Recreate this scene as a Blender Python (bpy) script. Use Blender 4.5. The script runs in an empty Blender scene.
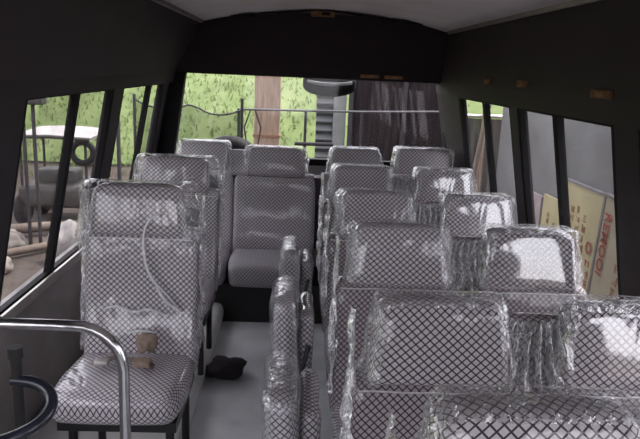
import bpy, bmesh, math, random
from mathutils import Vector, Matrix, noise as mnoise
random.seed(7)
SC = bpy.context.scene
COL = SC.collection
PI = math.pi

# ------------------------------------------------------------------ helpers
def lerp(a, b, t): return a + (b - a) * t

def axis_lines(h, r, n):
    """cut positions from -h to h: fine inside the rounded ends, n cells between"""
    k = [0.0, 0.13, 0.3, 0.55, 1.0]
    a = [-h + r * q for q in k]
    m = [lerp(-h + r, h - r, i / n) for i in range(1, n)]
    return a + m + [-v for v in reversed(a)]

class MB:
    """collects shapes into one mesh with UVs in metres"""
    def __init__(s): s.v = []; s.f = []; s.uv = []; s.sm = []
    def add(s, vs, fs, uvs=None, smooth=False):
        b = len(s.v); s.v += [tuple(p) for p in vs]
        for i, f in enumerate(fs):
            s.f.append(tuple(b + q for q in f)); s.sm.append(smooth)
            s.uv.append(uvs[i] if uvs else None)
    def pad(s, c, half, r, deform=None, n=(8, 2, 6), smooth=True, drop=None):
        """rounded box, deform(x,y,z)->(x,y,z) in coordinates about the centre, UV from the undeformed shape"""
        hx, hy, hz = half
        L = [axis_lines(hx, min(r, hx * .98), n[0]), axis_lines(hy, min(r, hy * .98), n[1]), axis_lines(hz, min(r, hz * .98), n[2])]
        vs, idx, fs, uvs = [], {}, [], []
        raw = []
        def vert(p):
            k = (round(p[0], 5), round(p[1], 5), round(p[2], 5))
            if k in idx: return idx[k]
            inn = [max(-(half[i] - min(r, half[i] * .98)), min(half[i] - min(r, half[i] * .98), p[i])) for i in range(3)]
            d = Vector([p[i] - inn[i] for i in range(3)])
            q = Vector(inn)
            if d.length > 1e-9: q = q + d.normalized() * min(r, max(abs(d.x), abs(d.y), abs(d.z)))
            raw.append(tuple(p))
            if deform: q = Vector(deform(*q))
            vs.append((q.x + c[0], q.y + c[1], q.z + c[2])); idx[k] = len(vs) - 1
            return idx[k]
        for ax in range(3):
            u, v = [(1, 2), (2, 0), (0, 1)][ax]
            for sgn in (-1, 1):
                for i in range(len(L[u]) - 1):
                    for j in range(len(L[v]) - 1):
                        quad = []
                        for (a, b_) in ((i, j), (i + 1, j), (i + 1, j + 1), (i, j + 1)):
                            p = [0, 0, 0]; p[ax] = sgn * half[ax]; p[u] = L[u][a]; p[v] = L[v][b_]
                            quad.append(p)
                        if sgn < 0: quad.reverse()
                        mid = [sum(q[t] for q in quad) / 4 for t in range(3)]
                        if drop and drop(ax, sgn, *mid): continue
                        ids = [vert(q) for q in quad]
                        if len(set(ids)) < 3: continue
                        fs.append(ids)
                        if ax == 0: uvs.append([(q[1] + c[1], q[2] + c[2]) for q in quad])
                        else: uvs.append([(q[0] + c[0], q[2] - q[1] + c[2]) for q in quad])
        s.add(vs, fs, uvs, smooth)
    def box(s, lo, hi, sm=False):
        x0, y0, z0 = lo; x1, y1, z1 = hi
        vs = [(x0,y0,z0),(x1,y0,z0),(x1,y1,z0),(x0,y1,z0),(x0,y0,z1),(x1,y0,z1),(x1,y1,z1),(x0,y1,z1)]
        fs = [(0,3,2,1),(4,5,6,7),(0,1,5,4),(1,2,6,5),(2,3,7,6),(3,0,4,7)]
        s.add(vs, fs, None, sm)
    def hexa(s, bottom, top):
        s.add(list(bottom) + list(top), [(0,3,2,1),(4,5,6,7),(0,1,5,4),(1,2,6,5),(2,3,7,6),(3,0,4,7)])
    def prism_y(s, prof, y0, y1, smooth=False):
        n = len(prof)
        vs = [(x, y0, z) for x, z in prof] + [(x, y1, z) for x, z in prof]
        fs = [(i, (i + 1) % n, n + (i + 1) % n, n + i) for i in range(n)]
        s.add(vs, fs, None, smooth)
        s.add([(x, y0, z) for x, z in prof], [tuple(range(n))[::-1]]); s.add([(x, y1, z) for x, z in prof], [tuple(range(n))])
    def tube(s, pts, r, seg=12, cap=True):
        pts = [Vector(p) for p in pts]; rings = []
        up = Vector((0.13, 0.21, 1)).normalized()
        for i, p in enumerate(pts):
            t = (pts[min(i + 1, len(pts) - 1)] - pts[max(i - 1, 0)]).normalized()
            a = t.cross(up)
            if a.length < 1e-3: a = t.cross(Vector((1, 0, 0)))
            a.normalize(); b = t.cross(a).normalized()
            rr = r[i] if isinstance(r, (list, tuple)) else r
            rings.append([p + (a * math.cos(k * 2 * PI / seg) + b * math.sin(k * 2 * PI / seg)) * rr for k in range(seg)])
        vs = [q for R in rings for q in R]
        fs = [(i * seg + k, i * seg + (k + 1) % seg, (i + 1) * seg + (k + 1) % seg, (i + 1) * seg + k) for i in range(len(rings) - 1) for k in range(seg)]
        s.add(vs, fs, None, True)
        if cap:
            s.add(rings[0], [tuple(range(seg))[::-1]]); s.add(rings[-1], [tuple(range(seg))])
    def torus(s, c, R, r, axis='y', seg=28, sub=10, squash=1.0):
        vs, fs = [], []
        for i in range(seg):
            a = 2 * PI * i / seg
            for j in range(sub):
                b = 2 * PI * j / sub
                q = R + r * math.cos(b); h = r * math.sin(b) * squash
                p = {'y': (q * math.cos(a), h, q * math.sin(a)), 'x': (h, q * math.cos(a), q * math.sin(a)), 'z': (q * math.cos(a), q * math.sin(a), h)}[axis]
                vs.append((p[0] + c[0], p[1] + c[1], p[2] + c[2]))
                fs.append((i * sub + j, ((i + 1) % seg) * sub + j, ((i + 1) % seg) * sub + (j + 1) % sub, i * sub + (j + 1) % sub))
        s.add(vs, fs, None, True)
    def sheet(s, fn, nu, nv):
        vs = [fn(i / nu, j / nv) for j in range(nv + 1) for i in range(nu + 1)]
        fs = [(j * (nu + 1) + i, j * (nu + 1) + i + 1, (j + 1) * (nu + 1) + i + 1, (j + 1) * (nu + 1) + i) for j in range(nv) for i in range(nu)]
        s.add(vs, fs, None, True)
    def lump(s, c, size, seed=0, amp=.25, sub=3, freq=1.6, floor=None):
        bm = bmesh.new(); bmesh.ops.create_icosphere(bm, subdivisions=sub, radius=1)
        vs = []
        for v in bm.verts:
            n = v.co.normalized()
            k = 1 + amp * mnoise.noise(n * freq + Vector((seed * 3.1, seed * 1.7, seed)))
            p = Vector((c[0] + n.x * k * size[0], c[1] + n.y * k * size[1], c[2] + n.z * k * size[2]))
            if floor is not None: p.z = max(p.z, floor)
            vs.append(tuple(p))
        fs = [tuple(q.index for q in f.verts) for f in bm.faces]
        bm.free(); s.add(vs, fs, None, True)
    def build(s, name, m, parent=None):
        me = bpy.data.meshes.new(name)
        me.from_pydata(s.v, [], s.f); me.update()
        ul = me.uv_layers.new(name='UVMap')
        for p, uv, sm in zip(me.polygons, s.uv, s.sm):
            p.use_smooth = sm
            if uv:
                for k, li in enumerate(p.loop_indices): ul.data[li].uv = uv[k]
            else:
                for li in p.loop_indices:
                    co = me.vertices[me.loops[li].vertex_index].co; ul.data[li].uv = (co.x + co.y, co.z)
        bm = bmesh.new(); bm.from_mesh(me); bmesh.ops.recalc_face_normals(bm, faces=bm.faces); bm.to_mesh(me); bm.free()
        me.materials.append(m)
        o = bpy.data.objects.new(name, me); COL.objects.link(o)
        if parent is not None: o.parent = parent
        return o

def tag(o, label=None, cat=None, group=None, kind=None):
    if label: o['label'] = label
    if cat: o['category'] = cat
    if group: o['group'] = group
    if kind: o['kind'] = kind
    return o
def empty(name, loc, rz=0):
    o = bpy.data.objects.new(name, None); COL.objects.link(o); o.location = loc; o.rotation_euler = (0, 0, rz); return o
def struct(mb, name, m, parent=None):
    o = mb.build(name, m, parent)
    if parent is None: o['kind'] = 'structure'
    return o
def copy_tree(o, parent=None):
    c = o.copy(); COL.objects.link(c)
    if parent is not None: c.parent = parent
    for ch in [q for q in KIDS.get(o.name, [])]: copy_tree(ch, c)
    return c
KIDS = {}
def note_kids():
    KIDS.clear()
    for o in SC.objects:
        if o.parent is not None: KIDS.setdefault(o.parent.name, []).append(o)

# ------------------------------------------------------------------ materials
def nodes_of(name):
    m = bpy.data.materials.new(name); m.use_nodes = True
    nt = m.node_tree; b = nt.nodes['Principled BSDF']
    return m, nt, b
def plain(name, col, rough=.6, metal=0, var=.15, scale=8, bump=0.0, bscale=60, spec=.5, stretch=None):
    m, nt, b = nodes_of(name); N = nt.nodes; L = nt.links
    tc = N.new('ShaderNodeTexCoord'); mp = N.new('ShaderNodeMapping'); L.new(tc.outputs['Object'], mp.inputs[0])
    if stretch: mp.inputs['Scale'].default_value = stretch
    nz = N.new('ShaderNodeTexNoise'); nz.inputs['Scale'].default_value = scale; nz.inputs['Detail'].default_value = 5
    L.new(mp.outputs[0], nz.inputs['Vector'])
    r = N.new('ShaderNodeValToRGB'); e = r.color_ramp.elements
    e[0].position = .3; e[1].position = .7
    e[0].color = [c * (1 - var) for c in col] + [1]; e[1].color = [min(1, c * (1 + var)) for c in col] + [1]
    L.new(nz.outputs['Fac'], r.inputs[0]); L.new(r.outputs[0], b.inputs['Base Color'])
    b.inputs['Roughness'].default_value = rough; b.inputs['Metallic'].default_value = metal
    b.inputs['Specular IOR Level'].default_value = spec
    if bump:
        n2 = N.new('ShaderNodeTexNoise'); n2.inputs['Scale'].default_value = bscale; L.new(mp.outputs[0], n2.inputs['Vector'])
        bp = N.new('ShaderNodeBump'); bp.inputs['Strength'].default_value = bump; bp.inputs['Distance'].default_value = .01
        L.new(n2.outputs['Fac'], bp.inputs['Height']); L.new(bp.outputs[0], b.inputs['Normal'])
    return m

def lattice(name, base, line, px=.0235, pz=.0225, w=.23, coat=1.0, crough=.045, wr=.25, ior=1.55):
    """diamond-check cloth under tight clear plastic (the plastic is the coat)"""
    m, nt, b = nodes_of(name); N = nt.nodes; L = nt.links
    uv = N.new('ShaderNodeUVMap'); uv.uv_map = 'UVMap'
    sx = N.new('ShaderNodeSeparateXYZ'); L.new(uv.outputs[0], sx.inputs[0])
    def M(op, a, b_=None):
        n = N.new('ShaderNodeMath'); n.operation = op
        for i, v in enumerate((a, b_)):
            if v is None: continue
            if isinstance(v, (int, float)): n.inputs[i].default_value = v
            else: L.new(v, n.inputs[i])
        return n.outputs[0]
    u = M('DIVIDE', sx.outputs[0], px); v = M('DIVIDE', sx.outputs[1], pz)
    def line_of(t):
        d = M('ABSOLUTE', M('SUBTRACT', M('FRACT', t), .5))
        mr = N.new('ShaderNodeMapRange'); mr.interpolation_type = 'SMOOTHSTEP'
        mr.inputs['From Min'].default_value = .5 - w * .5 - .03; mr.inputs['From Max'].default_value = .5 - w * .5 + .03
        L.new(d, mr.inputs['Value']); return mr.outputs[0]
    msk = M('MAXIMUM', line_of(M('ADD', u, v)), line_of(M('SUBTRACT', u, v)))
    tc = N.new('ShaderNodeTexCoord')
    nz = N.new('ShaderNodeTexNoise'); nz.inputs['Scale'].default_value = 140; L.new(tc.outputs['Object'], nz.inputs['Vector'])
    rm = N.new('ShaderNodeValToRGB'); e = rm.color_ramp.elements
    e[0].color = [c * .82 for c in base] + [1]; e[1].color = [min(1, c * 1.12) for c in base] + [1]
    L.new(nz.outputs['Fac'], rm.inputs[0])
    mx = N.new('ShaderNodeMix'); mx.data_type = 'RGBA'
    L.new(msk, mx.inputs[0]); L.new(rm.outputs[0], mx.inputs[6]); mx.inputs[7].default_value = list(line) + [1]
    L.new(mx.outputs[2], b.inputs['Base Color'])
    b.inputs['Roughness'].default_value = .85
    b.inputs['Coat Weight'].default_value = coat; b.inputs['Coat Roughness'].default_value = crough; b.inputs['Coat IOR'].default_value = ior
    mp = N.new('ShaderNodeMapping'); L.new(tc.outputs['Object'], mp.inputs[0]); mp.inputs['Scale'].default_value = (1, 1, .55); mp.inputs['Rotation'].default_value = (.2, .5, .3)
    wn = N.new('ShaderNodeTexNoise'); wn.inputs['Scale'].default_value = 5; wn.inputs['Detail'].default_value = 2; wn.inputs['Distortion'].default_value = 2.2
    L.new(mp.outputs[0], wn.inputs['Vector'])
    bp = N.new('ShaderNodeBump'); bp.inputs['Strength'].default_value = wr; bp.inputs['Distance'].default_value = .02
    L.new(wn.outputs['Fac'], bp.inputs['Height']); L.new(bp.outputs[0], b.inputs['Coat Normal'])
    return m

def plastic(name, haze=.05, shine=.55, bump=.9, bscale=26, lines=.5, vs=(24, 24, 9), lo=.46):
    """loose crinkled clear film: mostly see-through, some milky haze, white lines painting the fold highlights, sharp glints"""
    m = bpy.data.materials.new(name); m.use_nodes = True
    nt = m.node_tree; N = nt.nodes; L = nt.links; N.clear()
    out = N.new('ShaderNodeOutputMaterial')
    tr = N.new('ShaderNodeBsdfTransparent'); tr.inputs[0].default_value = (.97, .97, .98, 1)
    gl = N.new('ShaderNodeBsdfGlossy'); gl.inputs['Roughness'].default_value = .06; gl.inputs[0].default_value = (1, 1, 1, 1)
    df = N.new('ShaderNodeBsdfDiffuse'); df.inputs[0].default_value = (.9, .9, .92, 1)
    tl = N.new('ShaderNodeBsdfTranslucent'); tl.inputs[0].default_value = (.9, .9, .92, 1)
    md = N.new('ShaderNodeMixShader'); md.inputs[0].default_value = .4; L.new(df.outputs[0], md.inputs[1]); L.new(tl.outputs[0], md.inputs[2])
    tc = N.new('ShaderNodeTexCoord'); nz = N.new('ShaderNodeTexNoise'); nz.inputs['Scale'].default_value = bscale
    nz.inputs['Detail'].default_value = 3; nz.inputs['Distortion'].default_value = 1.2
    L.new(tc.outputs['Object'], nz.inputs['Vector'])
    bp = N.new('ShaderNodeBump'); bp.inputs['Strength'].default_value = bump; bp.inputs['Distance'].default_value = .02
    L.new(nz.outputs['Fac'], bp.inputs['Height']); L.new(bp.outputs[0], gl.inputs['Normal'])
    # highlights along the folds, painted as white lines
    mp = N.new('ShaderNodeMapping'); mp.inputs['Scale'].default_value = vs
    wob = N.new('ShaderNodeTexNoise'); wob.inputs['Scale'].default_value = 12; L.new(tc.outputs['Object'], wob.inputs['Vector'])
    ad = N.new('ShaderNodeVectorMath'); ad.operation = 'MULTIPLY_ADD'; ad.inputs[1].default_value = (.05, .05, .05)
    L.new(wob.outputs['Color'], ad.inputs[0]); L.new(tc.outputs['Object'], ad.inputs[2]); L.new(ad.outputs[0], mp.inputs[0])
    vo = N.new('ShaderNodeTexVoronoi'); vo.feature = 'DISTANCE_TO_EDGE'; vo.inputs['Scale'].default_value = 1; L.new(mp.outputs[0], vo.inputs['Vector'])
    r1 = N.new('ShaderNodeMapRange'); r1.inputs['From Min'].default_value = .0; r1.inputs['From Max'].default_value = .07; r1.inputs['To Min'].default_value = 1; r1.inputs['To Max'].default_value = 0
    L.new(vo.outputs['Distance'], r1.inputs['Value'])
    r2 = N.new('ShaderNodeMapRange'); r2.inputs['From Min'].default_value = lo; r2.inputs['From Max'].default_value = lo + .15; L.new(nz.outputs['Fac'], r2.inputs['Value'])
    mu = N.new('ShaderNodeMath'); mu.operation = 'MULTIPLY'; L.new(r1.outputs[0], mu.inputs[0]); L.new(r2.outputs[0], mu.inputs[1])
    m3 = N.new('ShaderNodeMath'); m3.operation = 'MULTIPLY_ADD'; m3.inputs[1].default_value = lines; m3.inputs[2].default_value = haze; m3.use_clamp = True; L.new(mu.outputs[0], m3.inputs[0])
    lw = N.new('ShaderNodeLayerWeight'); lw.inputs[0].default_value = .35; L.new(bp.outputs[0], lw.inputs['Normal'])
    mr = N.new('ShaderNodeMapRange'); mr.inputs['To Min'].default_value = .08; mr.inputs['To Max'].default_value = shine
    L.new(lw.outputs['Facing'], mr.inputs['Value'])
    m1 = N.new('ShaderNodeMixShader'); L.new(m3.outputs[0], m1.inputs[0]); L.new(tr.outputs[0], m1.inputs[1]); L.new(md.outputs[0], m1.inputs[2])
    m2 = N.new('ShaderNodeMixShader'); L.new(mr.outputs[0], m2.inputs[0]); L.new(m1.outputs[0], m2.inputs[1]); L.new(gl.outputs[0], m2.inputs[2])
    L.new(m2.outputs[0], out.inputs[0])
    return m

def glass(name, dust=.06, dcol=(.55, .52, .5), tint=(.95, .955, .95), gloss=.035):
    m = bpy.data.materials.new(name); m.use_nodes = True
    nt = m.node_tree; N = nt.nodes; L = nt.links; N.clear()
    out = N.new('ShaderNodeOutputMaterial')
    tr = N.new('ShaderNodeBsdfTransparent'); tr.inputs[0].default_value = list(tint) + [1]
    gl = N.new('ShaderNodeBsdfGlossy'); gl.inputs['Roughness'].default_value = .03
    df = N.new('ShaderNodeBsdfDiffuse'); df.inputs[0].default_value = list(dcol) + [1]
    tc = N.new('ShaderNodeTexCoord'); nz = N.new('ShaderNodeTexNoise'); nz.inputs['Scale'].default_value = 3; nz.inputs['Detail'].default_value = 6
    L.new(tc.outputs['Object'], nz.inputs['Vector'])
    mr = N.new('ShaderNodeMapRange'); mr.inputs['From Min'].default_value = .35; mr.inputs['From Max'].default_value = .7; mr.inputs['To Min'].default_value = dust * .4; mr.inputs['To Max'].default_value = dust * 1.8
    L.new(nz.outputs['Fac'], mr.inputs['Value'])
    m1 = N.new('ShaderNodeMixShader'); L.new(mr.outputs[0], m1.inputs[0]); L.new(tr.outputs[0], m1.inputs[1]); L.new(df.outputs[0], m1.inputs[2])
    m2 = N.new('ShaderNodeMixShader'); m2.inputs[0].default_value = gloss; L.new(m1.outputs[0], m2.inputs[1]); L.new(gl.outputs[0], m2.inputs[2])
    L.new(m2.outputs[0], out.inputs[0])
    return m

def grassy(name, a, b2, c3, scale=3.0):
    m, nt, b = nodes_of(name); N = nt.nodes; L = nt.links
    tc = N.new('ShaderNodeTexCoord')
    n1 = N.new('ShaderNodeTexNoise'); n1.inputs['Scale'].default_value = scale; n1.inputs['Detail'].default_value = 8; n1.inputs['Roughness'].default_value = .7
    L.new(tc.outputs['Object'], n1.inputs['Vector'])
    r = N.new('ShaderNodeValToRGB'); e = r.color_ramp.elements
    e[0].position = .3; e[0].color = list(a) + [1]; e[1].position = .72; e[1].color = list(c3) + [1]
    q = e.new(.5); q.color = list(b2) + [1]
    L.new(n1.outputs['Fac'], r.inputs[0]); L.new(r.outputs[0], b.inputs['Base Color'])
    b.inputs['Roughness'].default_value = .9; b.inputs['Specular IOR Level'].default_value = .2
    return m

def netting(name):
    """open shade net: a fine weave of threads with holes"""
    m = bpy.data.materials.new(name); m.use_nodes = True
    nt = m.node_tree; N = nt.nodes; L = nt.links; N.clear()
    out = N.new('ShaderNodeOutputMaterial')
    tr = N.new('ShaderNodeBsdfTransparent'); df = N.new('ShaderNodeBsdfDiffuse'); df.inputs[0].default_value = (.02, .035, .02, 1)
    mx = N.new('ShaderNodeMixShader'); mx.inputs[0].default_value = .42
    L.new(tr.outputs[0], mx.inputs[1]); L.new(df.outputs[0], mx.inputs[2]); L.new(mx.outputs[0], out.inputs[0])
    return m

M = {}
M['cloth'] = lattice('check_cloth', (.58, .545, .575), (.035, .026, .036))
M['cloth_bright_coat'] = lattice('check_cloth_doubled_film', (.58, .545, .575), (.035, .026, .036), crough=.09, wr=.15, ior=2.4)  # same cloth, stronger window reflection put into the coat
M['cloth_back_shaded'] = lattice('check_cloth_back', (.40, .355, .375), (.035, .026, .034), coat=.8)  # darker base puts the shade of the right-hand backs into the cloth
M['cloth_bench'] = lattice('check_cloth_bench', (.50, .475, .50), (.06, .05, .065), px=.027, pz=.026, w=.2, coat=.3)
M['cloth_side'] = lattice('check_cloth_jump', (.55, .53, .55), (.05, .04, .055), coat=1.0, wr=.4)
M['film'] = plastic('clear_film')
M['film_crease'] = plastic('clear_film_crease', haze=.75, shine=.8, bump=.3)  # dense white haze paints the highlight on ridges and hems
M['film_fold'] = plastic('clear_film_fold', haze=.2, shine=.8, bump=.6, lines=1.0, vs=(60, 60, 11), lo=.3)
M['film_clear'] = plastic('clear_film_thin', haze=.02, shine=.5, bump=.5, lines=.45, lo=.5)
M['shell'] = plain('seat_shell', (.05, .043, .05), .5, spec=.12)
M['frame'] = plain('black_steel', (.018, .017, .019), .4, .3)
M['navy'] = plain('navy_paint', (.02, .022, .035), .22, .2, spec=.6)
M['chrome'] = plain('worn_chrome', (.62, .62, .63), .2, 1.0, .12, 30)
M['alloy'] = plain('dull_alloy', (.5, .47, .44), .35, .7)
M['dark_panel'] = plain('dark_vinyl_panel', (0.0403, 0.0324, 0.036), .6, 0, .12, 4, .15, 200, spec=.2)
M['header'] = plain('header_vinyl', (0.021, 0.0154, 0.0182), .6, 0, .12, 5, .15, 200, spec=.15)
M['wall'] = plain('wall_vinyl', (.31, .285, .28), .6, 0, .15, 4, .15, 120)
M['ceiling'] = plain('ceiling_board', (.88, .86, .87), .7, 0, .06, 3)
M['pillar'] = plain('pillar_trim', (0.0385, 0.0329, 0.0364), .5, spec=.12)
M['rubber'] = plain('rubber', (.008, .0075, .009), .6, spec=.12)
M['floor'] = plain('floor_vinyl', (.70, .72, .74), .42, 0, .16, 5, .08, 40)
M['step'] = plain('step_vinyl', (.62, .61, .60), .6, 0, .15, 7)
M['glass'] = glass('side_glass')
M['glass_dirty'] = glass('dusty_side_glass', .2, (.22, .19, .18))
M['glass_rear'] = glass('rear_glass', .014, gloss=.012)
M['amber'] = plain('faded_amber', (.27, .14, .065), .7, 0, .4, 40, spec=.2)
M['rust'] = plain('rusty_mount', (.15, .075, .04), .8, 0, .5, 60)
M['brown_paper'] = plain('brown_paper', (.21, .155, .12), .85, 0, .25, 40)
M['strap'] = plain('belt_webbing', (.16, .13, .11), .8)
M['black_cloth'] = plain('black_cloth', (.02, .015, .018), .9)
M['white_matte'] = plain('white_matte', (.8, .8, .8), .8)
M['dirt'] = grassy('bare_earth', (0.0358, 0.0279, 0.024), (0.0585, 0.0468, 0.041), (0.091, 0.0767, 0.0683), 1.6)
M['grass'] = grassy('grass_slope', (0.0561, 0.0792, 0.0264), (0.0858, 0.115, 0.0409), (0.125, 0.149, 0.066), 1.3)
M['blade'] = grassy('grass_blades', (.10, .13, .05), (.13, .165, .065), (.16, .185, .09), 1.1)
M['concrete'] = plain('weathered_render', (.135, .134, .138), .9, 0, .22, 1.8, .3, 30)
M['bark'] = plain('weathered_post', (0.199, 0.138, 0.0997), .9, 0, .3, 6, .4, 20, stretch=(4, 4, .6))
M['gate'] = plain('dark_sheet_metal', (0.0156, 0.0114, 0.0126), .8, 0, .4, 3, stretch=(6, 6, .7), spec=.1)
M['corr'] = plain('grey_corrugated', (0.09, 0.0938, 0.0975), .7, spec=.15)
M['old_sheet'] = plain('old_sheet', (0.0682, 0.062, 0.0589), .8, 0, .5, 3, stretch=(5, 5, .6), spec=.2)
M['pale_post'] = plain('pale_concrete_post', (0.14, 0.147, 0.143), .9)
M['iron'] = plain('railing_iron', (.03, .028, .032), .6, spec=.15)
M['rail'] = plain('grey_rail', (0.072, 0.072, 0.078), .5, spec=.2)
M['mirror'] = plain('mirror_face', (.3, .31, .33), .4, 1.0)
M['tin'] = plain('white_tin_roof', (0.264, 0.248, 0.248), .7, 0, .15, 5, spec=.15)
M['stone'] = plain('pale_stone', (0.208, 0.184, 0.168), .9, 0, .3, 6, .4, 20)
M['sack'] = plain('white_sack', (0.24, 0.224, 0.22), .8, 0, .2, 12)
M['drum'] = plain('brown_drum', (.22, .12, .085), .7, 0, .3, 8)
M['timber'] = plain('old_timber', (0.119, 0.091, 0.0735), .9, 0, .25, 8, stretch=(1, 6, 6))
M['board'] = plain('cream_board', (0.36, 0.322, 0.186), .6, 0, .1, 6)
M['board_white'] = plain('white_board', (0.341, 0.31, 0.223), .6, 0, .12, 6)
M['pinkboard'] = plain('faded_pink_board', (0.285, 0.236, 0.242), .7, 0, .15, 10)
M['red_ink'] = plain('red_ink', (.26, .045, .03), .7)
M['brown_ink'] = plain('brown_ink', (0.21, 0.098, 0.042), .7)
M['frame_wood'] = plain('grey_board_frame', (0.162, 0.15, 0.156), .8)
M['net'] = netting('shade_net')
M['machine'] = plain('machine_green_grey', (.026, .022, .019), .6, 0, .3, 9)

# grass blades let light through
_b = M['blade'].node_tree; _p = _b.nodes['Principled BSDF']; _t = _b.nodes.new('ShaderNodeBsdfTranslucent'); _x = _b.nodes.new('ShaderNodeMixShader')
_src = _p.inputs['Base Color'].links[0].from_socket; _b.links.new(_src, _t.inputs[0]); _x.inputs[0].default_value = .5
_b.links.new(_p.outputs[0], _x.inputs[1]); _b.links.new(_t.outputs[0], _x.inputs[2])
_b.links.new(_x.outputs[0], [n for n in _b.nodes if n.type == 'OUTPUT_MATERIAL'][0].inputs[0])

# ------------------------------------------------------------------ the bus shell
XL, XR = -1.15, 1.27           # side walls at the sill
ZS, ZT = .70, 1.57             # sill, window top
YF, YR = -1.6, 5.0             # windscreen, rear wall
LEAN = .17
def wl(z): return XL + LEAN * max(0, z - ZS) / (ZT - ZS)
def wr(z): return XR - LEAN * max(0, z - ZS) / (ZT - ZS)

mb = MB(); mb.box((XL - .06, YF, -.08), (XR + .06, YR + .1, 0)); struct(mb, 'floor', M['floor'])
# side walls below the sill
for nm, x0, x1 in (('wall_left', XL - .06, XL), ('wall_right', XR, XR + .06)):
    mb = MB(); mb.box((x0, YF, 0), (x1, YR + .1, ZS))
    # window band pillars, leaning inward with the glass
    o = struct(mb, nm, M['wall'])
def pillar(mb, side, y0, y1, t=.04, proud=.012):
    a, b = (wl(ZS), wl(ZT)) if side < 0 else (wr(ZS), wr(ZT))
    s = 1 if side < 0 else -1
    i0, i1, o0, o1 = a + s * proud, b + s * proud, a - s * t, b - s * t
    mb.hexa([(i0, y0, ZS), (o0, y0, ZS), (o0, y1, ZS), (i0, y1, ZS)], [(i1, y0, ZT), (o1, y0, ZT), (o1, y1, ZT), (i1, y1, ZT)])
n_trim = 1
for side, spans in ((-1, ((-1.6, -1.45), (.3, .42), (2.16, 2.36), (3.5, 3.68), (4.8, 5.1))), (1, ((-1.6, -1.45), (.2, .32), (2.03, 2.19), (3.2, 3.31), (4.4, 5.1)))):
    for a, b in spans:
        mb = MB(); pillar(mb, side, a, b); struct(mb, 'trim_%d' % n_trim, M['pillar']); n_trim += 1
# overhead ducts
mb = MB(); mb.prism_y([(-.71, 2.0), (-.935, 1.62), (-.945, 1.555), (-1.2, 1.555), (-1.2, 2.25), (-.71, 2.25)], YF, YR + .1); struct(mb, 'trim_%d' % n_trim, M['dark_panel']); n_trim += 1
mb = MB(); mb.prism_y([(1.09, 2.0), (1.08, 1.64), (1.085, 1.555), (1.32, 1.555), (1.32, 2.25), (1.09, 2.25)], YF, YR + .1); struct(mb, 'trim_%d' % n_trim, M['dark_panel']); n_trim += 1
# ceiling, a shallow arch, and its edge mouldings
prof = []
for i in range(13):
    t = i / 12; prof.append((lerp(-.74, 1.12, t), 1.995 + .125 * math.sin(PI * t)))
mb = MB(); mb.prism_y(prof + [(x, z + .12) for x, z in reversed(prof)], YF, YR + .1, True); struct(mb, 'ceiling', M['ceiling'])
for pts in ([(-.735, 1.985), (-.70, 1.985), (-.685, 2.03), (-.72, 2.03)], [(1.075, 1.985), (1.11, 1.985), (1.10, 2.03), (1.065, 2.03)]):
    mb = MB(); mb.prism_y(pts, YF, 4.82); struct(mb, 'trim_%d' % n_trim, M['alloy']); n_trim += 1
# rear wall: below the glass, header above
mb = MB(); mb.box((XL - .06, YR, 0), (XR + .06, YR + .1, .98)); mb.box((XL - .06, YR + .06, 1.75), (XR + .06, YR + .12, 2.3)); struct(mb, 'wall_rear', M['wall'])
prof = [(-.97, 1.635), (1.11, 1.635), (1.115, 1.72), (1.085, 2.0)]
for i in range(11):
    t = i / 10; prof.append((lerp(1.06, -.70, t), 2.0 + .088 * math.sin(PI * t) ** .6 if 0 < t < 1 else 2.0))
prof += [(-.72, 2.0), (-.94, 1.7)]
mb = MB()
def header_prism():
    n = len(prof); vs = []
    for x, z in prof:   # the lower lip stands further back than the rounded upper part
        vs.append((x, lerp(4.93, 4.84, min(1, max(0, (z - 1.635) / .2))), z))
    for x, z in prof: vs.append((x, 5.1, z))
    mb.add(vs, [(i, (i + 1) % n, n + (i + 1) % n, n + i) for i in range(n)]); mb.add(vs[:n], [tuple(range(n))]); mb.add(vs[n:], [tuple(range(n))[::-1]])
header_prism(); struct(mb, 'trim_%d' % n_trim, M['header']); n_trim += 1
# unseen front wall, opening narrowed to dim the windscreen reflection on the seats
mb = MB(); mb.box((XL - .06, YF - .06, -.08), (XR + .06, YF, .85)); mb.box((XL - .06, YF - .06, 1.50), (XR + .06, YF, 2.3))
mb.box((.72, YF - .06, .85), (XR + .06, YF, 1.5)); mb.box((XL - .06, YF - .06, .85), (-.95, YF, 1.5)); struct(mb, 'wall_front', M['dark_panel'])

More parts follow.
